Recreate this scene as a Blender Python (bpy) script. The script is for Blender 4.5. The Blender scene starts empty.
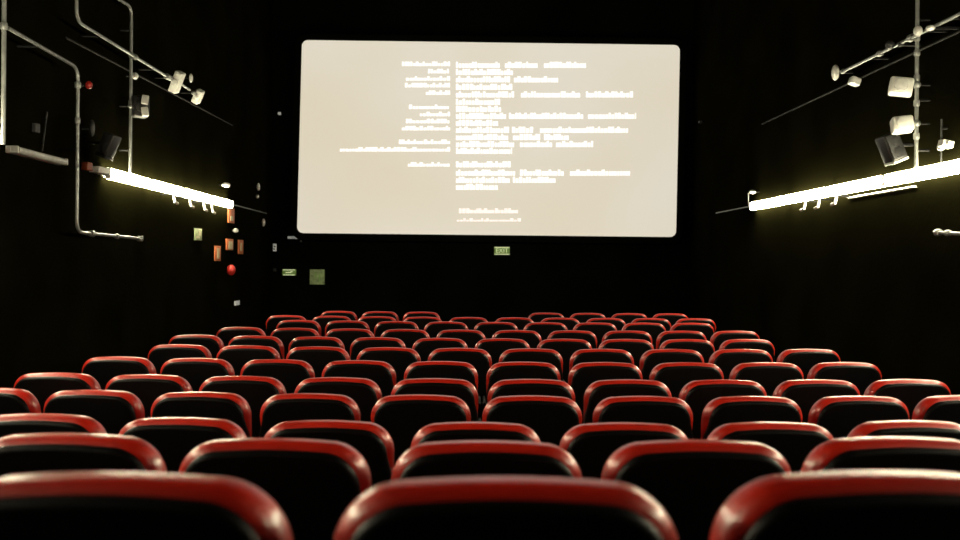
import bpy, bmesh, math, random
from mathutils import Vector, Matrix
random.seed(4)
PI = math.pi
SC = bpy.context.scene
COL = SC.collection

# ---------------------------------------------------------------- camera frame
F = 893.0                      # focal length in pixels of the 960 wide frame
U0, V0 = 476.0, 258.0          # vanishing point of the hall
EYE = 1.64
ROLL = math.radians(0.45)
XL, XR = -3.90, 4.10           # side walls
YF, YB, ZC = 17.0, -2.6, 6.9   # screen wall, rear wall, ceiling

def ray(u, v):
    du, dv = u - U0, v - V0
    a = du*math.cos(ROLL) + dv*math.sin(ROLL)
    b = -du*math.sin(ROLL) + dv*math.cos(ROLL)
    return a/F, -b/F
def side(u, v, X):             # point of the side plane x = X
    a, c = ray(u, v); d = X/a
    return Vector((X, d, EYE + c*d))
def far(u, v, Y):              # point of the plane y = Y
    a, c = ray(u, v)
    return Vector((a*Y, Y, EYE + c*Y))

# ---------------------------------------------------------------- materials
def mat(name, col, rough=.5, metal=0., spec=.5, emit=None, strength=0., noise=None, coat=0., bump=None, sheen=0., crough=.03):
    m = bpy.data.materials.new(name); m.use_nodes = True
    nt = m.node_tree; b = nt.nodes['Principled BSDF']
    b.inputs['Base Color'].default_value = (*col, 1)
    b.inputs['Roughness'].default_value = rough
    b.inputs['Metallic'].default_value = metal
    b.inputs['Specular IOR Level'].default_value = spec
    b.inputs['Coat Weight'].default_value = coat
    b.inputs['Coat Roughness'].default_value = crough
    if sheen:
        b.inputs['Sheen Weight'].default_value = sheen
    if emit:
        b.inputs['Emission Color'].default_value = (*emit, 1)
        b.inputs['Emission Strength'].default_value = strength
    tc = None
    if noise or bump:
        tc = nt.nodes.new('ShaderNodeTexCoord')
    if noise:
        sc_, amt = noise
        n = nt.nodes.new('ShaderNodeTexNoise'); n.inputs['Scale'].default_value = sc_
        n.inputs['Detail'].default_value = 5
        nt.links.new(tc.outputs['Object'], n.inputs['Vector'])
        r = nt.nodes.new('ShaderNodeValToRGB')
        r.color_ramp.elements[0].position = .3; r.color_ramp.elements[1].position = .7
        r.color_ramp.elements[0].color = (*[c*(1-amt) for c in col], 1)
        r.color_ramp.elements[1].color = (*[min(1, c*(1+amt)) for c in col], 1)
        nt.links.new(n.outputs['Fac'], r.inputs['Fac'])
        nt.links.new(r.outputs['Color'], b.inputs['Base Color'])
    if bump:
        sc_, st = bump
        n = nt.nodes.new('ShaderNodeTexNoise'); n.inputs['Scale'].default_value = sc_
        nt.links.new(tc.outputs['Object'], n.inputs['Vector'])
        bp = nt.nodes.new('ShaderNodeBump'); bp.inputs['Strength'].default_value = st
        bp.inputs['Distance'].default_value = .01
        nt.links.new(n.outputs['Fac'], bp.inputs['Height'])
        nt.links.new(bp.outputs['Normal'], b.inputs['Normal'])
    return m

TUBE_C = (1.0, .91, .62)
M = dict(
    wall=mat('black_wall_paint', (.0034, .0032, .0012), .9, spec=.0, noise=(1.3, .35), bump=(25, .25)),
    far=mat('black_drape', (.0022, .0024, .0020), .95, spec=.0, noise=(1.1, .3)),
    floor=mat('black_carpet', (.0018, .0018, .002), .95, spec=.0, noise=(60, .4), bump=(120, .5)),
    ceil=mat('black_ceiling', (.002, .002, .002), .9, spec=.0, noise=(2, .3)),
    trim=mat('dark_trim', (.008, .008, .008), .6, spec=.3, noise=(4, .2)),
    red=mat('red_upholstery', (.42, .010, .0015), .42, spec=.42, noise=(9, .10), bump=(90, .05), coat=.55, crough=.21),
    shell=mat('black_plastic_shell', (.0015, .0015, .0015), .45, spec=.12, noise=(30, .2)),
    arm=mat('black_armrest', (.01, .01, .01), .6, spec=.2, noise=(30, .2)),
    iron=mat('dark_iron', (.003, .003, .003), .7, .1, spec=.15, noise=(20, .2)),
    pipe=mat('galvanised_pipe', (.27, .28, .27), .38, .55, noise=(18, .18)),
    cable=mat('grey_cable', (.016, .017, .017), .5, noise=(18, .2)),
    white=mat('white_enamel', (.62, .62, .58), .4, noise=(12, .06)),
    black=mat('black_enamel', (.007, .007, .006), .5, noise=(12, .2)),
    lens=mat('lamp_lens', (.55, .55, .52), .2, noise=(25, .15), coat=.5),
    tube=mat('lit_diffuser', (.9, .9, .85), .4, emit=TUBE_C, strength=92.0),
    redp=mat('red_enamel', (.40, .02, .015), .4, noise=(12, .1)),
    orange=mat('orange_sign', (.50, .13, .04), .5, noise=(8, .1)),
    wire=mat('dark_cable_sheath', (.010, .010, .010), .8, spec=.1, noise=(18, .2)),
    rust=mat('rust_red_plastic', (.16, .03, .008), .5, noise=(12, .2)),
    cream=mat('cream_sign', (.55, .50, .33), .5, noise=(8, .1)),
    green=mat('green_sign_face', (.16, .30, .06), .5, emit=(.20, .28, .07), strength=.15),
    gmark=mat('pale_sign_mark', (.8, .85, .6), .5, emit=(.75, .85, .5), strength=.4),
    poster=mat('green_notice', (.20, .26, .10), .6, emit=(.17, .22, .09), strength=.2, noise=(14, .5)),  # unlit notice brightened by a faint green glow in its colour
    pgrn=mat('pale_green_notice', (.33, .38, .2), .6, noise=(14, .3)),
    led=mat('white_pilot_light', (.5, .5, .5), .4, emit=(.9, .92, .85), strength=.15),  # faint glow put into the dot, switch, grille and thermostat alike
    screen=mat('projected_beige', (.12, .12, .12), .9, spec=0, emit=(.68, .61, .48), strength=1.0),
    text=mat('projected_white', (.5, .5, .5), .9, spec=0, emit=(1.0, .99, .95), strength=1.1),
    ptext=mat('projected_pinkish_white', (.5, .5, .5), .9, spec=0, emit=(1.0, .86, .82), strength=1.0),
)

def mottle(m, ca, cb, scale):
    nt = m.node_tree; b = nt.nodes['Principled BSDF']
    tc = nt.nodes.new('ShaderNodeTexCoord'); n = nt.nodes.new('ShaderNodeTexNoise'); n.inputs['Scale'].default_value = scale
    n.inputs['Detail'].default_value = 1
    r = nt.nodes.new('ShaderNodeValToRGB')
    r.color_ramp.elements[0].position = .35; r.color_ramp.elements[1].position = .65
    r.color_ramp.elements[0].color = (*ca, 1); r.color_ramp.elements[1].color = (*cb, 1)
    nt.links.new(tc.outputs['Object'], n.inputs['Vector']); nt.links.new(n.outputs['Fac'], r.inputs['Fac'])
    nt.links.new(r.outputs['Color'], b.inputs['Emission Color'])
mottle(M['screen'], (.69, .615, .47), (.73, .68, .58), .28)

# ---------------------------------------------------------------- helpers
def obj(name, bm, m, parent=None, smooth=True, loc=None, rot=None):
    me = bpy.data.meshes.new(name)
    bmesh.ops.recalc_face_normals(bm, faces=bm.faces)
    bm.to_mesh(me); bm.free()
    me.materials.append(M[m])
    if smooth:
        for p in me.polygons: p.use_smooth = True
        try: me.set_sharp_from_angle(angle=math.radians(42))
        except Exception: pass
    o = bpy.data.objects.new(name, me); COL.objects.link(o)
    if parent: o.parent = parent
    if loc is not None: o.location = loc
    if rot is not None: o.rotation_euler = rot
    return o
def thing(name, label, cat, loc=(0, 0, 0), rz=0., group=None, rot=None):
    o = bpy.data.objects.new(name, None); COL.objects.link(o)
    o.empty_display_size = .1
    o.location = loc; o.rotation_euler = rot if rot else (0, 0, rz)
    o['label'] = label; o['category'] = cat
    if group: o['group'] = group
    return o
def tag(o, label, cat, group=None):
    o['label'] = label; o['category'] = cat
    if group: o['group'] = group
    return o
def struct(name, bm, m, smooth=False):
    o = obj(name, bm, m, smooth=smooth); o['kind'] = 'structure'; return o

def box(bm, c, s, rot=None, bev=0.):
    r = bmesh.ops.create_cube(bm, size=1)
    vs = r['verts']
    for v in vs: v.co = Vector((v.co.x*s[0], v.co.y*s[1], v.co.z*s[2]))
    if bev:
        es = list({e for v in vs for e in v.link_edges})
        rr = bmesh.ops.bevel(bm, geom=vs+es, offset=bev, segments=3, profile=.5, affect='EDGES')
        vs = list({v for f in rr['faces'] for v in f.verts} | {v for v in vs if v.is_valid})
    R = rot if rot else Matrix.Identity(3)
    for v in vs: v.co = R @ v.co + Vector(c)
def tube(bm, pts, r, seg=10, cap=True):
    pts = [Vector(p) for p in pts]
    rings = []; up = None
    for i, p in enumerate(pts):
        if i == 0: t = pts[1]-p
        elif i == len(pts)-1: t = p-pts[i-1]
        else: t = (pts[i+1]-p).normalized() + (p-pts[i-1]).normalized()
        t.normalize()
        if up is None:
            up = Vector((0, 0, 1)) if abs(t.z) < .9 else Vector((1, 0, 0))
        n = (up - t*up.dot(t)).normalized(); up = n
        b = t.cross(n)
        rr = r[i] if isinstance(r, (list, tuple)) else r
        rings.append([bm.verts.new(p + (n*math.cos(2*PI*k/seg) + b*math.sin(2*PI*k/seg))*rr) for k in range(seg)])
    for A, B in zip(rings, rings[1:]):
        for k in range(seg): bm.faces.new((A[k], A[(k+1) % seg], B[(k+1) % seg], B[k]))
    if cap: bm.faces.new(rings[0]); bm.faces.new(rings[-1])
def bend(pts, r=.09, n=5):     # rounded elbows
    pts = [Vector(p) for p in pts]; out = [pts[0]]
    for a, b, c in zip(pts, pts[1:], pts[2:]):
        p, q = (a-b), (c-b); rr = min(r, p.length*.45, q.length*.45)
        p, q = b+p.normalized()*rr, b+q.normalized()*rr
        for k in range(n+1):
            t = k/n; out.append(p*(1-t)**2 + b*2*t*(1-t) + q*t*t)
    out.append(pts[-1]); return out
def ball(bm, c, r, sc=(1, 1, 1)):
    rr = bmesh.ops.create_uvsphere(bm, u_segments=14, v_segments=9, radius=r)
    for v in rr['verts']: v.co = Vector((v.co.x*sc[0], v.co.y*sc[1], v.co.z*sc[2])) + Vector(c)

# ---------------------------------------------------------------- seats: rows
P = .56
#  row: pitch px, top y px, left edges px (of the seats seen), extra seats outside the frame, k curvature, m slant
ROWS = [
    (395, 485, [-65, 331, 726],                             (1, 1), .10, .03),
    (214.5, 444, [-34, 177, 391, 603, 808],                      (1, 1), .06, .015),
    (147, 424.0, [-27, 120, 263, 411, 557, 702, 853],              (1, 1), .037, 0),
    (110.5, 396.3, [-66, 45, 154, 264, 378, 487, 596, 705, 811, 918], (0, 0), .02, 0),
    (97, 379.5, [11, 106, 200, 296, 393, 490, 587, 683, 776, 870], (0, 0), .02, 0),
    (82, 362.0, [81, 163, 241, 323, 406, 489, 571, 652, 730, 813], (0, 0), .02, 0),
    (71, 348.5, [147.5, 217.5, 287.5, 358, 430, 500, 571.5, 641.5, 711.5, 781], (0, 0), .02, 0),
    (62, 338.5, [168.5, 227.5, 288, 350, 413, 476, 538, 601, 662, 723], (0, 0), .02, 0),
    (55.6, 330.0, [217, 269, 324, 381, 437, 493, 549, 604, 659, 714], (0, 0), .02, 0),
    (49.6, 322.0, [276.5, 325, 374, 425, 475, 524, 575, 624, 672], (0, 0), .02, 0),
    (46.0, 317.3, [265, 311, 357, 403, 449, 496, 542, 588, 632, 673], (0, 0), .015, 0),
    (41.5, 312.3, [323, 366, 408, 526, 567, 609, 651], (0, 0), .01, 0),
]
HB = .92                       # top of the backrest over the floor
SW = .512                      # seat width
rowinfo = []
for pitch, ty, lefts, extra, k, m_ in ROWS:
    d = F*P/pitch
    h = (ty - V0)*d/F
    rowinfo.append((d, EYE - h - HB))

# ---------------------------------------------------------------- setting
def floor_mesh():
    prof = [(YB, .396+.14), (.62, .396+.14), (.62, rowinfo[0][1]), (2.13, rowinfo[0][1]), (2.13, rowinfo[1][1]),
            (3.20, rowinfo[1][1]), (3.20, rowinfo[2][1]), (4.28, rowinfo[2][1]), (4.28, rowinfo[3][1]), (4.75, rowinfo[3][1])]
    for d, z in rowinfo[4:]: prof.append((d+.1, z))
    prof.append((YF, rowinfo[-1][1]))
    bm = bmesh.new()
    A = [bm.verts.new((XL, y, z)) for y, z in prof]; B = [bm.verts.new((XR, y, z)) for y, z in prof]
    A2 = bm.verts.new((XL, YF, -.3)); A3 = bm.verts.new((XL, YB, -.3)); B2 = bm.verts.new((XR, YF, -.3)); B3 = bm.verts.new((XR, YB, -.3))
    for i in range(len(prof)-1): bm.faces.new((A[i], A[i+1], B[i+1], B[i]))
    bm.faces.new(A + [A2, A3]); bm.faces.new(B + [B2, B3])
    bm.faces.new((A[-1], B[-1], B2, A2)); bm.faces.new((A[0], B[0], B3, A3)); bm.faces.new((A2, A3, B3, B2))
    return bm
struct('floor', floor_mesh(), 'floor')
def slab(name, c, s, m):
    bm = bmesh.new(); box(bm, c, s); return struct(name, bm, m)
T = .2
L = YF-YB
slab('wall_left', (XL-T/2, (YF+YB)/2, (ZC-.3)/2), (T, L, ZC+.3), 'wall')
slab('wall_right', (XR+T/2, (YF+YB)/2, (ZC-.3)/2), (T, L, ZC+.3), 'wall')
slab('wall_far', ((XL+XR)/2, YF+T/2, (ZC-.3)/2), (XR-XL+2*T, T, ZC+.3), 'far')
slab('wall_rear', ((XL+XR)/2, YB-T/2, (ZC-.3)/2), (XR-XL+2*T, T, ZC+.3), 'far')
slab('ceiling', ((XL+XR)/2, (YF+YB)/2, ZC+T/2), (XR-XL+2*T, L+2*T, T), 'ceil')
fz = rowinfo[-1][1]
slab('baseboard_far', ((XL+XR)/2, YF-.015, fz+.06), (XR-XL-.06, .03, .12), 'trim')
slab('baseboard_left', (XL+.015, 11.0, .075), (.03, 11.9, .19), 'trim')
slab('baseboard_right', (XR-.015, 11.0, .075), (.03, 11.9, .19), 'trim')

# ---------------------------------------------------------------- seat meshes
def sgnpow(x, p): return math.copysign(abs(x)**p, x)
def outline(hw, z0, z1, rx, rz, crown=.006, n=9, low=.955):
    """back outline from below left, over the top, to below right"""
    pts = []
    tw = hw-rx
    for z in (z0, z0+.03, (z0*2+z1-rz)/3, (z0+2*(z1-rz))/3): pts.append((-hw*(low+(1-low)*(z-z0)/(z1-rz-z0)), z))
    for k in range(n+1):
        a = PI - k/n*PI/2
        pts.append((-tw + rx*sgnpow(math.cos(a), 1), z1-rz + (rz-crown)*sgnpow(math.sin(a), 1)))
    m = 8
    for k in range(1, m):
        t = -1+2*k/m; pts.append((t*tw, z1 - crown*t*t))
    pts += [(-x, z) for x, z in reversed(pts[:4+n+1])]
    return pts
def pad(bm, pl, y0, y1, bulge0, bulge1, r, lean):
    """pillow like slab with rounded edges; y0 rear, y1 front"""
    cx, cz = 0, sum(z for _, z in pl)/len(pl)
    loops = []
    N = 7
    zmax = max(z for _, z in pl); zmin = min(z for _, z in pl)
    def ins(e):
        # inset the outline by e towards the middle
        w = max(x for x, _ in pl); h = (zmax-zmin)/2; zc = (zmax+zmin)/2
        return [(x*(1-e/w), zc+(z-zc)*(1-e/h)) for x, z in pl]
    prof = []
    for k in range(N+1):          # rear rounding
        a = k/N*PI/2
        prof.append((r*(1-math.sin(a)), y0 + r*(1-math.cos(a))))
    prof2 = []
    for k in range(N+1):
        a = k/N*PI/2
        prof2.append((r*(1-math.cos(a)), y1 - r*(1-math.sin(a))))
    # extra inset rings on the faces
    full = [(.16, y0-bulge0), (.10, y0-bulge0*.85), (.05+r, y0-bulge0*.4)] + prof + prof2 + [(.05+r, y1+bulge1*.4), (.10, y1+bulge1*.85), (.16, y1+bulge1)]
    rings = []
    for e, y in full:
        rings.append([bm.verts.new((x, y + (HB-z)*lean, z)) for x, z in ins(e)])
    n = len(pl)
    for A, B in zip(rings, rings[1:]):
        for k in range(n): bm.faces.new((A[k], A[(k+1) % n], B[(k+1) % n], B[k]))
    bm.faces.new(rings[0]); bm.faces.new(rings[-1])

LEAN = .20
def make_seat():
    t = thing('cinema_chair', 'seat', 'cinema seat')
    bm = bmesh.new(); pad(bm, outline(SW/2, .40, HB, .108, .118), -.020, .085, 0, .02, .038, LEAN)
    obj('backrest', bm, 'red', t)
    bm = bmesh.new(); po = outline(SW/2-.020, .38, HB-.018, .100, .112)
    fl = ((.256, .38), (.256, .52), (.256, .64), (.252, .715))
    po[:4] = [(-x, z) for x, z in fl]; po[-4:] = [(x, z) for x, z in reversed(fl)]
    pad(bm, po, -.040, .03, .004, 0, .018, LEAN)
    obj('back_shell', bm, 'shell', t)
    # tipped-up seat cushion with a plastic pan
    bm = bmesh.new(); box(bm, (0, 0, 0), (.44, .11, .26), bev=.035)
    cu_ = obj('seat_cushion', bm, 'red', t, loc=(0, .315, .50), rot=(math.radians(12), 0, 0))
    bm = bmesh.new(); box(bm, (0, .070, 0), (.40, .03, .22), bev=.012)
    obj('seat_pan', bm, 'shell', cu_)
    for s in (-1, 1):
        bm = bmesh.new(); box(bm, (s*.2655, .28, .605), (.018, .34, .035), bev=.010)
        obj('armrest', bm, 'arm', t)
        bm = bmesh.new()
        box(bm, (s*.2655, .26, .31), (.016, .20, .57), bev=.004)
        box(bm, (s*.2655, .26, .008), (.024, .30, .016), bev=.003)
        box(bm, (s*.250, .155, .50), (.030, .06, .10), bev=.006)
        obj('leg', bm, 'iron', t)
    return t
def dup(root):
    r = root.copy(); COL.objects.link(r)
    for ch in list(root.children):
        c = ch.copy(); COL.objects.link(c); c.parent = r
        for g in list(ch.children):
            e = g.copy(); COL.objects.link(e); e.parent = c
    return r

BIAS = [2, 4, 2, 0, 0, 0, 0, 0, 0, 0, 0, 0]
proto = make_seat(); used = False
ORD = ['first', 'second', 'third', 'fourth', 'fifth', 'sixth', 'seventh', 'eighth', 'ninth', 'tenth']
RN = ['nearest row', 'second-nearest row', 'third-nearest row', 'fourth-nearest row',
      'fifth-nearest row', 'sixth-nearest row', 'sixth-farthest row', 'sixth-farthest row... ',
      'fourth-farthest row', 'third-farthest row', 'second-farthest row', 'farthest row']
RN[7] = 'fifth-farthest row'
def place(i, n):               # how the seat is found in its row
    if i == 0: return 'leftmost'
    if i == n-1: return 'rightmost'
    if n == 3: return 'middle one'
    if n % 2 and i == n//2: return 'middle one'
    if i < n/2: return ORD[i]+' from the left'
    return ORD[n-1-i]+' from the right'
for ri, (pitch, ty, lefts, extra, k, m_) in enumerate(ROWS):
    d, z = rowinfo[ri]
    dark = ri < 3
    n = len(lefts); j = 0
    idx = [0, 1, 2, 5, 6, 7, 8] if ri == 11 else list(range(n))
    # seats stand one pitch apart along the row: find the row's start
    a_ = [ray(l + .482/P*pitch/2 + BIAS[ri], ty)[0] for l in lefts]
    xs = []
    for a in a_:
        x = a*d
        for _ in range(6): x = a*(d + k*x*x + m_*x)
        xs.append(x)
    P_ = max(P, sum((xs[q+1]-xs[q])/(idx[q+1]-idx[q]) for q in range(n-1))/(n-1))
    x0 = sum(x-P_*i for x, i in zip(xs, idx))/n
    cs = [(x0-P_, False)]*extra[0] + [(x0+P_*i, True) for i in idx] + [(x0+P_*(idx[-1]+1), False)]*extra[1]
    for x, seen in cs:
        y = d + k*x*x + m_*x
        s = dup(proto) if used else proto
        used = True
        s.location = (x, y, z); s.rotation_euler = (0, 0, .3*math.atan(2*k*x+m_))
        rn = RN[ri]
        if seen:
            pl = place(j, n)
            if ri == 11:
                pl = ['leftmost of the left three', 'middle of the left three', 'rightmost of the left three',
                      'leftmost of the right four', 'second of the right four', 'third of the right four', 'rightmost of the right four'][j]
            cut = ''
            if (ri < 4) and j == 0: cut = ', cut by the frame'
            if (ri < 4) and j == n-1: cut = ', cut by the frame'
            s['label'] = 'red-rimmed black cinema seat in the %s, %s%s' % (rn, pl, cut)
            j += 1
        else:
            s['label'] = 'red-rimmed black cinema seat in the %s, beyond the %s frame edge' % (rn, 'left' if x < 0 else 'right')
        s['group'] = 'cinema seats in the ' + rn

# ---------------------------------------------------------------- cinema screen
YS = 16.72
TL, TR, BR, BL = (302, 40), (680, 45), (676, 237), (297, 233)
def spx(s, t):                 # 0..1 across, 0..1 down
    u = (TL[0]*(1-s)+TR[0]*s)*(1-t) + (BL[0]*(1-s)+BR[0]*s)*t
    v = (TL[1]*(1-s)+TR[1]*s)*(1-t) + (BL[1]*(1-s)+BR[1]*s)*t
    return u, v
def rrect(bm, y0, y1, grow, rad, n=6):
    W, H = 378., 193.
    pts = []
    for cx, cy, a0 in ((W-rad, H-rad, 0), (rad, H-rad, 90), (rad, rad, 180), (W-rad, rad, 270)):
        for k in range(n+1):
            a = math.radians(a0 + 90*k/n)
            pts.append((cx+(rad+grow)*math.cos(a), cy+(rad+grow)*math.sin(a)))
    fr, bk = [], []
    for px, py in pts:
        u, v = spx(px/W, py/H)
        p = far(u, v, YS)
        fr.append(bm.verts.new((p.x, y0, p.z))); bk.append(bm.verts.new((p.x, y1, p.z)))
    bm.faces.new(fr); bm.faces.new(bk)
    m = len(pts)
    for k in range(m): bm.faces.new((fr[k], fr[(k+1) % m], bk[(k+1) % m], bk[k]))
pc = far(488, 236, YS)
scr = thing('cinema_screen', 'large glowing beige cinema screen on the far wall showing white end credits', 'cinema screen', (pc.x, YS, pc.z))
def under(o, root):
    o.location = Vector(o.location) - Vector(root.location); o.parent = root; return o
bm = bmesh.new(); rrect(bm, YS, YS+.03, 0, 6); surf = obj('projection_surface', bm, 'screen', smooth=False)
for v_ in surf.data.vertices: v_.co -= Vector(scr.location)
surf.parent = scr
bm = bmesh.new(); rrect(bm, YS+.035, YF-.005, 7, 6); under(obj('masking_frame', bm, 'far', smooth=False), scr)
LEFTC = [(64, 402), (71.3, 428), (78.6, 406), (85.3, 405), (92.8, 426), (107, 409), (114.2, 420), (121.2, 406), (128.3, 402), (142, 399), (149.5, 340), (164.5, 408)]
RIGHTC = [(65, [(456, 500), (505, 539), (544, 587)]), (72.2, [(456, 514)]), (79.5, [(456, 510), (514, 558)]), (87, [(456, 513)]),
          (94.6, [(456, 514), (521, 580), (586, 634)]), (102, [(456, 500)]), (109, [(456, 501)]), (116, [(456, 506), (509, 583), (588, 636)]),
          (123, [(456, 498)]), (130, [(456, 509), (512, 534), (540, 628)]), (137.2, [(456, 508), (513, 540), (544, 570)]),
          (144.2, [(456, 514), (520, 552), (556, 594)]), (151, [(456, 512)]), (164.5, [(456, 511)]), (172.8, [(456, 516), (520, 564), (570, 630)]),
          (180, [(456, 510), (513, 556)]), (187, [(456, 498)])]
def line(y, spans, m, hgt=5.4, solid=True):
    bm = bmesh.new()
    for x0, x1 in spans:
        u = x0
        while u < x1-1:
            w = min(random.choice((1.9, 2.5, 3.1)), x1-u)
            up = hgt/2 if random.random() < .45 else hgt/2-1.6
            lo = -hgt/2+.3
            q = [(u, y+lo*-1), (u+w, y+lo*-1), (u+w, y-up), (u, y-up)]
            vs = []
            for a, b in q:
                p = far(a, b + (a-490)*.0125*0, YS)
                vs.append((p.x, p.z))
            f_ = [bm.verts.new((a, YS-.006, b)) for a, b in vs]; g_ = [bm.verts.new((a, YS-.001, b)) for a, b in vs]
            bm.faces.new(f_); bm.faces.new(g_)
            for k in range(4): bm.faces.new((f_[k], f_[(k+1) % 4], g_[(k+1) % 4], g_[k]))
            u += w + random.choice((.4, .8))
    o = obj('credit_line', bm, m, smooth=False); o.location = -Vector(scr.location); o.parent = surf
for y, x0 in LEFTC: line(y, [(x0, 450)], 'text', 4.6)
for y, sp in RIGHTC:
    for q in sp: line(y, [q], 'text', 6.2)
line(211, [(459, 518)], 'ptext', 5.0)
line(220, [(457, 521)], 'ptext', 3.4)

# ---------------------------------------------------------------- wall luminaires
def ypos(u, X): return F*X/(u-U0)
def on_line(X, yd, pa, pb):    # z of the line through two photo points, at depth yd
    A, B = side(*pa, X), side(*pb, X); t = (yd-A.y)/(B.y-A.y)
    return A.z + t*(B.z-A.z)
XLT, XRT = XL+.085, XR-.085
LPA, LPB = (107, 172.5), (232, 204.5)
RPA, RPB = (750, 206.5), (958, 166)
zL = (on_line(XLT, 10, LPA, LPB)); zR = (on_line(XRT, 9, RPA, RPB))
def lz(X, y):
    return on_line(X, y, LPA, LPB) if X < 0 else on_line(X, y, RPA, RPB)
def luminaire(X, ya, yb, label, group, lit=True):
    hs = .060 if lit else .032
    sgn = 1 if X < 0 else -1
    wx = XL if X < 0 else XR
    ym = (ya+yb)/2; z = lz(X, ym); L_ = yb-ya
    t = thing('strip_light', label, 'wall light', (wx, ym, z), group=group)
    slope = (lz(X, yb)-lz(X, ya))/L_
    rot = (math.atan(slope), 0, 0)
    bm = bmesh.new(); box(bm, (sgn*.018, 0, 0), (.052, L_, .06), bev=.006); obj('housing', bm, 'white', t, rot=rot)
    bm = bmesh.new()
    # rounded diffuser
    n = 12; ring0, ring1 = [], []
    hl = L_/2-.025
    for k in range(n+1):
        a = -PI*.78 + PI*1.56*k/n
        p = (sgn*(.062 + .045*math.cos(a)), hs*math.sin(a))
        ring0.append(bm.verts.new((p[0], -hl, p[1]))); ring1.append(bm.verts.new((p[0], hl, p[1])))
    for k in range(n): bm.faces.new((ring0[k], ring0[k+1], ring1[k+1], ring1[k]))
    bm.faces.new(ring0); bm.faces.new(ring1); bm.faces.new((ring0[0], ring0[-1], ring1[-1], ring1[0]))
    obj('diffuser', bm, 'tube' if lit else 'lens', t, rot=rot)
    for s in (-1, 1):
        bm = bmesh.new(); box(bm, (sgn*.070, s*(hl+.012), 0), (.062, .018, hs*1.87), bev=.004); obj('end_cap', bm, 'white', t, rot=rot)
    return t
GL, GR = 'strip lights along the left wall', 'strip lights along the right wall'
yL1, yL0 = ypos(232, XLT), ypos(108, XLT)
st = (yL1-yL0)/4
nm = ['nearest of the four lit strip lights on the left wall, counted from the camera',
      'second of the four lit strip lights on the left wall, counted from the camera',
      'third of the four lit strip lights on the left wall, counted from the camera',
      'farthest of the four lit strip lights on the left wall, nearest the screen']
for k in range(4): luminaire(XLT, yL0+st*k+.004, yL0+st*(k+1)-.004, nm[k], GL)
yU1, yU0 = ypos(78, XLT)-.05, ypos(-2, XLT)
luminaire(XLT, ypos(15, XLT), yU1-.2, 'unlit strip light with a pale cover at the far left of the left wall', GL, lit=False)
yy = yU0
for k in range(5):  # lights past the first are added out of view for the near seats
    luminaire(XLT, yy-1.5, yy-.01, 'lit left wall strip light just outside the frame' if k == 0 else 'lit left wall strip light outside the frame', GL); yy -= 1.5
yR = ypos(750, XRT); stR = (yR-ypos(884, XRT))/3
rl = ['farthest lit strip light on the right wall, nearest the screen', 'second lit strip light on the right wall, counted from the screen',
      'third lit strip light on the right wall, beneath the loudspeaker', 'nearest lit strip light on the right wall, running to the frame edge']
for k in range(9):  # row continued with added unseen lights that brighten the nearest seats
    luminaire(XRT, yR-stR*(k+1)+.012, yR-stR*k-.004, rl[k] if k < 4 else 'lit right wall strip light outside the frame', GR)
# cable trays that run on beyond the lights
def rail(X, ua, ub, label, bmz=-.0):
    ya, yb = sorted((ypos(ua, X), ypos(ub, X)))
    bm = bmesh.new()
    p, q = Vector((X, ya, lz(X, ya))), Vector((X, yb, lz(X, yb)))
    tube(bm, [p, q], .011, 8)
    tag(obj('conduit', bm, 'pipe'), label, 'conduit')
XLr, XRr = XL+.008, XR-.008
rail(XLr, 231.5, 266, 'thin grey conduit running on from the left strip lights towards the screen')
rail(XRr, 749, 716, 'thin grey conduit running on from the right strip lights towards the screen')
bm = bmesh.new(); rr_ = ypos(842, XRT), ypos(908, XRT)
XT = XR-.02
tube(bm, [(XT, rr_[0], lz(XRT, rr_[0])-.105), (XT, rr_[1], lz(XRT, rr_[1])-.10)], .011, 8)  # white tube stands in for the lights' reflection in the tray
tag(obj('conduit', bm, 'white'), 'pale conduit running just beneath the right wall strip lights', 'conduit')

# ---------------------------------------------------------------- pipes on the left wall
XP = XL+.19                    # plane of the pipes in front of the lights
XQ = XL+.12
def bracket(root, p, X, wx):   # stand-off from the pipe to the wall
    bm = bmesh.new(); r = Vector(root.location)
    tube(bm, [Vector((X, p.y, p.z))-r, Vector((wx, p.y, p.z))-r], .012, 8)
    obj('wall_bracket', bm, 'iron', root)
def fitting(root, p, m='pipe', ax=None, r=.036, l=.06):
    bm = bmesh.new(); q = Vector(p)-Vector(root.location)
    ax = Vector(ax or (0, 0, 1)).normalized()
    tube(bm, [q-ax*l/2, q-ax*l*.35, q+ax*l*.35, q+ax*l/2], [r*.8, r, r, r*.8], 12)
    obj('pipe_fitting', bm, m, root)
def pipe_thing(name, label, cat, pts, r, X, wx, brackets, fits=(), m='pipe', el=.12):
    root = thing(name, label, cat, pts[-1])
    bm = bmesh.new(); tube(bm, [p-pts[-1] for p in bend(pts, el)], r*.82, 10)
    obj('tube', bm, m, root)
    for b in brackets: bracket(root, b, X, wx)
    for f_ in fits: fitting(root, f_[0], ax=f_[1], r=f_[2] if len(f_) > 2 else r*1.25)
    return root
def S(u, v, X=XP): return side(u, v, X)
def up(p, z=ZC): return Vector((p.x, p.y, z))
AY = Vector((0, 1, 0)); AZ = Vector((0, 0, 1))
p = S(4, 26)
bot = S(2, 144)
pipe_thing('wall_pipe', 'grey vertical pipe at the left frame edge, ending at the strip light', 'pipe', [up(p), Vector((p.x, p.y, bot.z))], .021, XP, XL,
           [p+Vector((0, 0, .35)), Vector((p.x, p.y, bot.z+.1))], [(p, AZ)])
a, b = S(8, 28), S(78, 68)
c = Vector((XP, b.y, S(76, 232).z)); e = S(140, 238.5)
mid = Vector((XP, b.y, S(78, 121).z))
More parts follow.
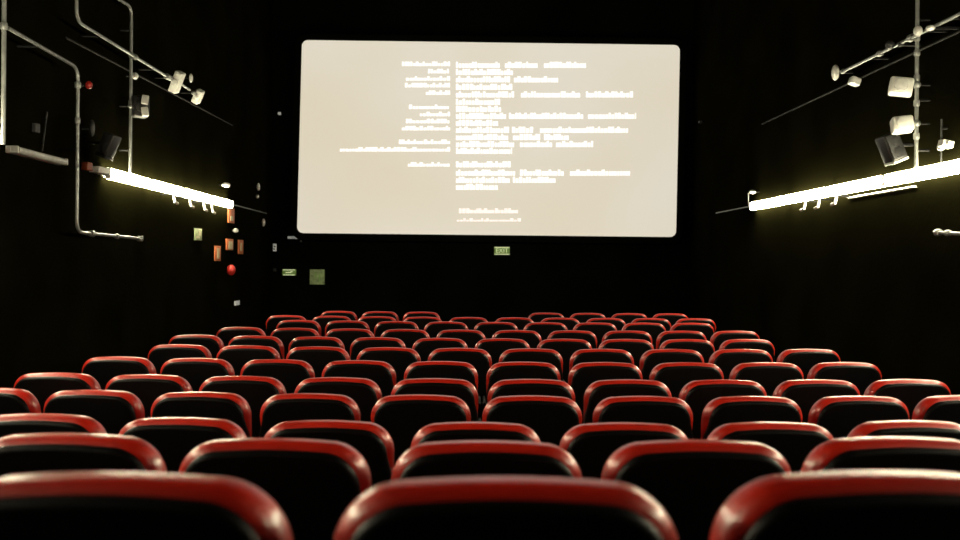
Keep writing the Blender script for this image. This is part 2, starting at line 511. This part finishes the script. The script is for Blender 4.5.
pipe_thing('wall_pipe', 'pale bent pipe crossing the left strip light and turning along the wall below it', 'pipe',
           [a, b, c, e], .019, XP, XL, [S(40, 46.5), Vector((XP, b.y, S(78, 150).z)), S(105, 236.2)],
           [(mid, AZ), (S(92, 233.8), AY, .032), (S(117, 236.3), AY, .028), (e, AZ, .034), (Vector((XP, b.y, S(78, 85).z)), AZ, .028)])
a = S(76.5, 21); e = S(167, 76.5)
pipe_thing('wall_pipe', 'grey pipe coming down from the ceiling and sloping to a pair of white lamps', 'pipe',
           [up(a), a, e], .019, XP, XL, [S(100, 36), S(155, 69.5)], [(e, AY, .036), (S(135, 57), AY, .03)])
a = S(131.5, 7, XQ); a0 = S(112, -5, XQ); zb = lz(XLT, a.y)+.055
pipe_thing('wall_pipe', 'pale vertical pipe standing on the lit left strip lights, holding a boxed lamp', 'pipe',
           [a0, a, Vector((XQ, a.y, zb))], .020, XQ, XL, [Vector((XQ, a.y, S(131, 30, XQ).z)), Vector((XQ, a.y, S(130, 150, XQ).z))],
           [(Vector((XQ, a.y, S(131, 55, XQ).z)), AZ), (Vector((XQ, a.y, S(131, 103, XQ).z)), AZ)])
a, e = S(47, 112, XL+.03), S(42, 151, XL+.03)
pipe_thing('wall_rod', 'thin dull rod leaning on the left wall above the unlit strip light', 'rod', [a, e], .009, XL+.03, XL, [a*.8+e*.2, a*.2+e*.8], m='cable')
bm = bmesh.new(); tube(bm, [S(66, 37.5, XL+.012), S(150, 81.5, XL+.012), S(232, 125, XL+.012)], .011, 8)
tag(obj('wall_cable', bm, 'wire'), 'dim straight cable sloping along the left wall behind the pipes', 'cable')
bm = bmesh.new(); tube(bm, [S(985, 19.5, XR-.012), S(762, 124, XR-.012)], .011, 8)
tag(obj('wall_cable', bm, 'wire'), 'dim straight cable sloping along the upper right wall', 'cable')

# ---------------------------------------------------------------- lamps
def rotm(x=0, y=0, z=0):
    return (Matrix.Rotation(math.radians(z), 3, 'Z') @ Matrix.Rotation(math.radians(y), 3, 'Y') @ Matrix.Rotation(math.radians(x), 3, 'X'))
def lamp(label, loc, size, rot, wx, body='white', face='lens', door=False, name='spotlight', cat='spotlight', clamp=None):
    """box-bodied spotlight: body, lens, yoke, clamp; front faces -Y before rotation"""
    w, d_, h = size; R = rotm(*rot)
    t = thing(name, label, cat, loc)
    bm = bmesh.new(); box(bm, (0, 0, 0), (w, d_, h), R, bev=min(size)*.16); bo = obj('body', bm, body, t)
    bm = bmesh.new(); c = R @ Vector((0, -d_/2-.004, 0)); n = R @ Vector((0, -1, 0))
    tube(bm, [c-n*.006, c+n*.012, c+n*.016], [min(w, h)*.40, min(w, h)*.40, min(w, h)*.33], 16); obj('lens', bm, face, bo)
    for k in (-1, 0, 1):
        bm = bmesh.new(); box(bm, R @ Vector((w*.25*k, d_/2+.003, 0)), (w*.08, .012, h*.7), R); obj('cooling_fin', bm, 'black', bo)
    sg = 1 if wx > loc[0] else -1
    bm = bmesh.new()
    q = Vector(clamp)-Vector(loc) if clamp else Vector((wx-loc[0], 0, h*.1))
    tube(bm, [R @ Vector((sg*w*.4, 0, 0)), q], .011, 8)
    if clamp: tube(bm, [q, Vector((wx-loc[0], q.y, q.z))], .010, 8)
    obj('mounting_arm', bm, 'iron', t)
    if clamp:
        bm = bmesh.new(); ball(bm, q, .034, (1, 1.2, 1)); obj('clamp', bm, 'pipe', t)
    if door:
        for k in (-1, 1):
            bm = bmesh.new(); box(bm, R @ Vector((0, -d_/2-.045, k*h*.55)), (w*.9, .10, .006), R @ rotm(x=k*25)); obj('barn_door', bm, 'black', bo)
    return t
# left wall
q = S(140, 107, XL+.20)
bx = lamp('boxy lamp with black front and white side clamped to the tall left pipe', q, (.17, .17, .23), (0, 0, 35), XL, 'black', 'black', False, clamp=Vector((XQ, S(131, 105, XQ).y, q.z)))
for s_ in (-1, 1):
    bm = bmesh.new(); box(bm, (.085, -.08, s_*.064), (.07, .05, .10), rotm(z=15, y=8*s_), bev=.008); obj('side_reflector', bm, 'white', bx)
q = S(177, 82, XL+.22)
big = lamp('larger tilted white lamp at the end of the sloping left pipe', q, (.10, .13, .27), (15, 26, 0), XL, clamp=S(170, 78))
q2 = S(198, 96.5, XL+.20)
lamp('smaller tilted white lamp just right of the larger one on the left wall', q2, (.09, .12, .19), (20, 30, 0), XL, clamp=S(194, 93, XP))
bm = bmesh.new(); tube(bm, [S(181, 84, XP)-q, S(190, 90, XP)-q], .014, 8)
obj('side_arm', bm, 'pipe', big)
def small(name, label, cat, u, v, X, w, h, m, shape='box', depth=.05, rot=None, wx=None, mark=None):
    """a small fixture on a side wall, w and h in photo pixels"""
    p = side(u, v, X); pxm = p.y/F
    wx = wx if wx is not None else (XL if X < 0 else XR)
    sg = 1 if wx < 0 else -1
    t = thing(name, label, cat, (wx, p.y, p.z))
    cx = X-wx
    bm = bmesh.new()
    wy = w*pxm*p.y/abs(X) if shape == 'flat' else w*pxm
    if shape == 'flat': box(bm, (cx, 0, 0), (depth, wy, h*pxm), bev=.004)
    elif shape == 'box': box(bm, (cx, 0, 0), (w*pxm, depth, h*pxm), rot, bev=min(w, h)*pxm*.18)
    else: ball(bm, (cx, 0, 0), w*pxm/2, (1, depth, h/w))
    obj('body', bm, m, t)
    if abs(cx) > depth/2 + .004 or shape != 'flat':
        bm = bmesh.new(); box(bm, (cx/2, 0, 0), (abs(cx), .02, .02)); obj('mount', bm, 'iron', t)
    if mark:
        for my, mz, mw, mh, mm in mark:
            bm = bmesh.new(); box(bm, (cx + sg*(depth/2+.002), my*wy, mz*h*pxm), (.004, mw*wy, mh*h*pxm)); obj('sign_marking', bm, mm, t)
    return t
small('spotlight', 'tiny pale lamp near the top of the sloping left pipe, above the raised cable', 'lamp', 191, 78, XL+.1, 4, 9, 'lens', 'ball', 1)
small('alarm_beacon', 'small round red beacon beside the bent left pipe', 'beacon', 89, 85, XL+.12, 7, 8, 'redp', 'ball', 1)
small('wall_sensor', 'round white sensor just right of the tall left pipe, above the boxed lamp', 'sensor', 135, 76, XL+.1, 7, 7, 'lens', 'ball', 1)
small('wall_lamp', 'teardrop-shaped grey lamp right of the bent left pipe', 'lamp', 92, 128, XL+.1, 5.5, 17, 'cable', 'ball', 1)
small('wall_switch', 'small dull grey switch left of the thin leaning rod', 'switch', 36, 128, XL+.03, 4, 9, 'cable', 'flat', .04)
small('junction_box', 'rusty red junction box between the unlit and the lit left strip lights', 'junction box', 87, 166.5, XL+.07, 7, 8.5, 'rust', 'box', .12)
small('junction_box', 'white junction box against the near end of the lit left strip lights', 'junction box', 100, 170.5, XL+.06, 12, 6, 'white', 'flat', .10)
# wedge loudspeakers
def speaker(u, v, X, wx, label, sc=1., tilt=22, wp=16, hp=31, plate='white'):
    p = side(u, v, X); k = p.y/F
    t = thing('loudspeaker', label, 'loudspeaker', p)
    sg = 1 if wx < 0 else -1
    R = rotm(y=sg*tilt)
    w, h, d_ = wp*k, hp*k, .20
    bm = bmesh.new(); box(bm, (0, 0, 0), (w, d_, h), R, bev=.015); obj('cabinet', bm, 'black', t)
    bm = bmesh.new(); box(bm, R @ Vector((0, -d_/2-.006, 0)), (w*.86, .014, h*.9), R, bev=.004); obj('grille', bm, 'trim', t)
    for q_ in (.2, -.22):
        bm = bmesh.new(); c_ = R @ Vector((0, -d_/2-.012, h*q_)); n_ = R @ Vector((0, -1, 0))
        tube(bm, [c_, c_+n_*.008, c_+n_*.004], [w*.33, w*.33, w*.2], 16); obj('cone', bm, 'arm', t)
    bm = bmesh.new(); box(bm, R @ Vector((0, 0, -h/2-.012)), (w*.98, d_*1.02, .022), R, bev=.005); obj('base_plate', bm, plate, t)
    bm = bmesh.new(); tube(bm, [R @ Vector((-sg*w*.4, 0, 0)), Vector((wx-p.x, 0, .03))], .016, 8); obj('wall_bracket', bm, 'iron', t)
    return t
speaker(891, 147.5, XR-.22, XR, 'black tilted loudspeaker with pale bottom edge hanging above the right strip lights', hp=27)
speaker(109, 145, XL+.24, XL, 'dark tilted loudspeaker barely visible left of the tall left pipe', wp=11, hp=23, plate='black')

# right wall
XRP = XR-.17
p = S(917, 60, XRP); zb = lz(XRT, p.y)+.055
XRQ = XR-.12
p = S(917, 60, XRQ)
pipe_thing('wall_pipe', 'tall pale vertical pipe on the right wall holding two boxy lamps', 'pipe', [up(p), Vector((XRQ, p.y, zb))], .021, XRQ, XR,
           [Vector((XRQ, p.y, S(917, v, XRQ).z)) for v in (20, 100, 150)],
           [(Vector((XRQ, p.y, S(917, v, XRQ).z)), AZ) for v in (38, 53, 78, 103, 136)])
pole = p
a, e = S(985, 1.5, XRP-.03), S(843, 71.5, XRP-.03)
pipe_thing('wall_pipe', 'pale pipe sloping along the upper right wall with small round lamps', 'pipe', [a, e], .019, XRP-.03, XR,
           [S(950, 18.5, XRP-.03), S(870, 58.5, XRP-.03)], [(e, AY), (S(880, 53.4, XRP-.03), AY, .03), (S(911, 38, XRP-.03), AY, .034)])
q = S(901, 87, XR-.24)
lamp('upper of two boxy white lamps clamped to the tall right pipe', q, (.20, .16, .15), (-8, 10, -25), XR, 'white', 'lens', clamp=Vector((XRQ, pole.y, q.z+.01)))
q = S(902, 125, XR-.24)
lamp('lower boxy white lamp on the tall right pipe, just above the loudspeaker', q, (.18, .15, .14), (-8, -5, -15), XR, 'white', 'white', clamp=Vector((XRQ, pole.y, q.z+.01)))
GB = 'round lamps on the upper right pipe'
small('round_lamp', 'round grey lamp where the two upper right pipes cross', 'lamp', 918, 31, XR-.26, 9, 11, 'lens', 'ball', 1)
small('round_lamp', 'small pinkish white lamp just right of the pipe crossing', 'lamp', 930.5, 28, XR-.26, 9, 6, 'lens', 'ball', 1)
small('round_lamp', 'round grey lamp on the upper right pipe, left of the pipe crossing', 'lamp', 890, 45, XR-.26, 9, 9, 'cable', 'ball', 1)
small('round_lamp', 'tiny grey fixture between the round lamp and the pipe crossing', 'lamp', 901, 44.5, XR-.2, 6, 5, 'cable', 'ball', 1)
small('wall_lamp', 'upright white lamp at the lower end of the upper right pipe', 'lamp', 835.5, 72.5, XR-.2, 8, 16, 'lens', 'ball', 1)
small('junction_box', 'small white box on the cable beneath the upper right pipe', 'junction box', 854.5, 81.5, XR-.07, 10, 8, 'lens', 'box', .1, rotm(y=20))
a, e = S(941.5, 119, XR-.05), S(939, 166, XR-.05); e = Vector((a.x, a.y, e.z))
pipe_thing('wall_rod', 'thin vertical rod rising from the right strip light near the frame edge', 'rod', [a, e], .010, XR-.05, XR, [a*.8+e*.2], m='cable')
q = S(946, 144, XR-.12)
lamp('small pale lamp on the thin rod at the right frame edge', q, (.10, .09, .06), (0, 12, 0), XR, 'white', 'lens', clamp=Vector((XR-.05, a.y, q.z)))
a, e = S(1010, 237, XRQ), S(938, 232.5, XRQ)
pipe_thing('wall_pipe', 'short pale horizontal pipe below the strip lights at the right frame edge', 'pipe', [up(a, lz(XRT, a.y)-.07), a, e], .019, XRQ, XR,
           [S(950, 233.2, XRQ)], [(e, AY, .032), (S(948, 233, XRQ), AY, .027)])
small('round_lamp', 'small pale lamp on a short stalk at the far end of the right strip lights', 'lamp', 752.5, 192, XR-.1, 7, 4, 'lens', 'ball', 1)
a = S(748.5, 193, XR-.1)
bm = bmesh.new(); tube(bm, [a, Vector((a.x, a.y, lz(XRT, a.y)+.02)), Vector((XR+.01, a.y, lz(XRT, a.y)+.02))], .010, 8)
tag(obj('lamp_stalk', bm, 'pipe'), 'short upright stalk at the far end of the right strip lights', 'stalk')
small('round_lamp', 'small pale lamp above the far end of the left strip lights', 'lamp', 226, 185, XL+.1, 9, 5, 'lens', 'ball', 1)
# little hanging clips under the lights
def clip(u, v, X, wx, label, group, m='white'):
    p = side(u, v, X); t = thing('hanging_hook', label, 'hook', p, group=group); sg = 1 if wx > 0 else -1
    k = p.y/F
    bm = bmesh.new(); tube(bm, [Vector((0, 0, 3*k)), Vector((0, 0, 0)), Vector((-sg*.02, -.02, -5*k)), Vector((-sg*.02, .07, -6*k))], .018, 8); obj('hook', bm, m, t)
    bm = bmesh.new(); box(bm, (sg*(abs(wx-p.x))/2, 0, 2.5*k), (abs(wx-p.x), .03, .015)); obj('mounting_strap', bm, 'iron', t)
for i, (u, v) in enumerate([(174, 197), (190, 201), (204, 204.5), (212, 207)]):
    clip(u, v, XL+.16, XL, ['nearest', 'second', 'third', 'farthest'][i]+' of four small hooks hanging under the left strip lights, counted from the camera', 'hooks under the left strip lights')
for i, (u, v) in enumerate([(805, 204), (819, 202), (836, 198.5)]):
    clip(u, v, XR-.16, XR, ['leftmost', 'middle one', 'rightmost'][i]+' of three small hooks hanging under the right strip lights', 'hooks under the right strip lights')

# ---------------------------------------------------------------- signs on the left wall
def wsign(name, label, u, v, w, h, m, marks, cat='sign', grp=None):
    t = small(name, label, cat, u, v, XL+.012, w, h, m, 'flat', .02, mark=marks)
    if grp: t['group'] = grp
GS = 'small orange signs on the far left wall'
wsign('wall_sign', 'upright orange sign just below the far end of the left strip lights', 231, 215.5, 6, 15, 'orange', [(.0, -.2, .4, .3, 'cream')], grp=GS)
wsign('wall_sign', 'orange sign with pale yellow centre above the red bell on the left wall', 229.5, 244.5, 6.5, 11, 'orange', [(.05, -.05, .6, .7, 'cream')], grp=GS)
wsign('wall_sign', 'narrow orange sign right of the pale-centred one on the left wall', 240.5, 247, 4.5, 14, 'orange', [(0, 0, .35, .6, 'cream')], grp=GS)
wsign('wall_sign', 'orange sign lowest and leftmost of the orange signs on the left wall', 217.5, 253.5, 5.5, 15, 'orange', [(0, 0, .4, .7, 'cream')], grp=GS)
wsign('wall_notice', 'pale green notice alone on the left wall below the strip lights', 198, 234.5, 6.5, 11.5, 'pgrn', [(.15, .1, .3, .4, 'cream'), (-.1, -.25, .5, .2, 'cream')], cat='notice')
small('fire_bell', 'round red fire bell below the orange signs on the left wall', 'bell', 231, 270, XL+.05, 9, 11, 'redp', 'ball', 1)
small('wall_lamp', 'tiny white lamp between the orange signs on the left wall', 'lamp', 235.5, 230.5, XL+.06, 6, 5, 'lens', 'ball', 1)
small('wall_light_switch', 'tiny white switch low on the left wall under the red bell', 'switch', 237, 303, XL+.015, 4.5, 4.5, 'led', 'flat', .02)
small('wall_sensor', 'small white sensor high above the thin conduit near the screen corner', 'sensor', 258.5, 187, XL+.05, 3.5, 8, 'lens', 'ball', 1)
small('wall_sensor', 'tiny white sensor directly below the taller one near the screen corner', 'sensor', 257.5, 196.5, XL+.05, 3.5, 4, 'lens', 'ball', 1)
small('wall_sensor', 'dull grey sensor on the left wall below the thin conduit end', 'sensor', 263.5, 222.5, XL+.05, 3.5, 8, 'lens', 'ball', 1)

# ---------------------------------------------------------------- things on the screen wall
def fsign(name, label, cat, u, v, w, h, m, marks=(), y=YF, dep=.05, frame=None):
    p = far(u, v, y-dep); k = p.y/F
    t = thing(name, label, cat, (p.x, y, p.z))
    bm = bmesh.new(); box(bm, (0, -dep/2+.003, 0), (w*k, dep+.006, h*k), bev=.004); obj('panel', bm, m, t)
    if frame:
        bm = bmesh.new()
        for s in (-1, 1):
            box(bm, (s*w*k/2, -dep-.004, 0), (k*.9, .012, h*k+k*.9)); box(bm, (0, -dep-.004, s*h*k/2), (w*k+k*.9, .012, k*.9))
        obj('sign_border', bm, frame, t)
    for x_, z_, ww, hh, mm in marks:
        bm = bmesh.new(); box(bm, (x_*k, -dep-.003, z_*k), (ww*k, .008, hh*k)); obj('sign_marking', bm, mm, t)
    return t
fsign('exit_sign', 'small green lit exit sign left of the green notice on the far wall', 'exit sign', 289, 272.3, 13.5, 6.2, 'green',
      [(0, 2.4, 12, .9, 'gmark'), (-.5, -.2, 6, 1.0, 'gmark'), (2.6, .8, 2.2, .9, 'gmark'), (0, -2.6, 12, .8, 'gmark')])
fsign('notice_board', 'square dark green notice on the far wall beneath the screen corner', 'notice', 317, 277, 14.5, 15, 'poster',
      [(-5.6, 4, 2.6, 4.5, 'pgrn'), (-5.6, -1.5, 1.6, 4.5, 'pgrn'), (1, 5.8, 7, .8, 'pgrn'), (-1.2, 1.6, 1, 6, 'green'), (2.4, -1, 1, 8, 'green'), (-.5, -6.2, 11, .8, 'pgrn')])
sg = fsign('exit_sign', 'small greenish lit exit sign with white lettering centred under the screen', 'exit sign', 502, 250.8, 15.5, 8.0, 'green', [(0, 3.4, 15, .9, 'gmark'), (0, -3.4, 15, .9, 'gmark')], dep=.07)
k_ = (YF-.07)/F
cu = bpy.data.curves.new('exit_lettering', 'FONT'); cu.body = 'EXIT'; cu.size = 6.2*k_; cu.extrude = .003; cu.align_x = 'CENTER'; cu.align_y = 'CENTER'
to = bpy.data.objects.new('tmp', cu); COL.objects.link(to)
bpy.context.view_layer.update()
me = bpy.data.meshes.new_from_object(to.evaluated_get(bpy.context.evaluated_depsgraph_get()))
bpy.data.objects.remove(to); me.materials.clear(); me.materials.append(M['gmark'])
lo = bpy.data.objects.new('exit_lettering', me); COL.objects.link(lo); lo.parent = sg; lo.location = (0, -.077, 0); lo.rotation_euler = (PI/2, 0, 0)
fsign('wall_grille', 'short pale horizontal strip just below the lower left corner of the screen', 'grille', 292.5, 237.5, 10, 2.6, 'led', y=YF, dep=.05)
fsign('pilot_light', 'faint dot right of the pale strip below the screen corner', 'pilot light', 300.5, 241.3, 2.2, 2, 'cable', dep=.04)
fsign('thermostat', 'small pale thermostat in the corner left of the screen', 'thermostat', 274.5, 247.5, 3.2, 7.5, 'led', [(.2, 1, 1.8, 1.2, 'black'), (-.4, -1.5, 1.5, 1, 'black')], dep=.04)
fsign('wall_socket', 'faint grey socket below the thermostat beside the exit sign', 'socket', 274.5, 270, 3, 3, 'cable', dep=.03)
fsign('pilot_light', 'tiny white dot on the dark wall left of the screen', 'pilot light', 279.3, 113.3, 2.8, 2.8, 'led', dep=.04)
small('wall_sensor', 'tiny faint grey sensor on the right wall close to the screen', 'sensor', 700.5, 122, XR-.05, 4.5, 3.5, 'cable', 'ball', 1)

# ---------------------------------------------------------------- world, camera, view
w = bpy.data.worlds.new('dark'); SC.world = w; w.use_nodes = True
w.node_tree.nodes['Background'].inputs['Color'].default_value = (0, 0, 0, 1)
w.node_tree.nodes['Background'].inputs['Strength'].default_value = 0
cam = bpy.data.cameras.new('camera'); co = bpy.data.objects.new('camera', cam); COL.objects.link(co)
co.matrix_world = Matrix.Translation((0, 0, EYE)) @ Matrix.Rotation(PI/2, 4, 'X') @ Matrix.Rotation(ROLL, 4, 'Z')
cam.sensor_width = 36; cam.lens = 36*F/960
cam.shift_x = (480-U0)/960; cam.shift_y = -(270-V0)/960
cam.clip_start = .02; cam.clip_end = 100
cam.dof.use_dof = True; cam.dof.focus_distance = 8.5; cam.dof.aperture_fstop = 2.8
SC.camera = co
vs = SC.view_settings
vs.view_transform = 'Standard'; vs.look = 'None'; vs.gamma = 1; vs.use_curve_mapping = False
vs.exposure = 0.0
SC.cycles.max_bounces = 6
SC.cycles.use_denoising = True
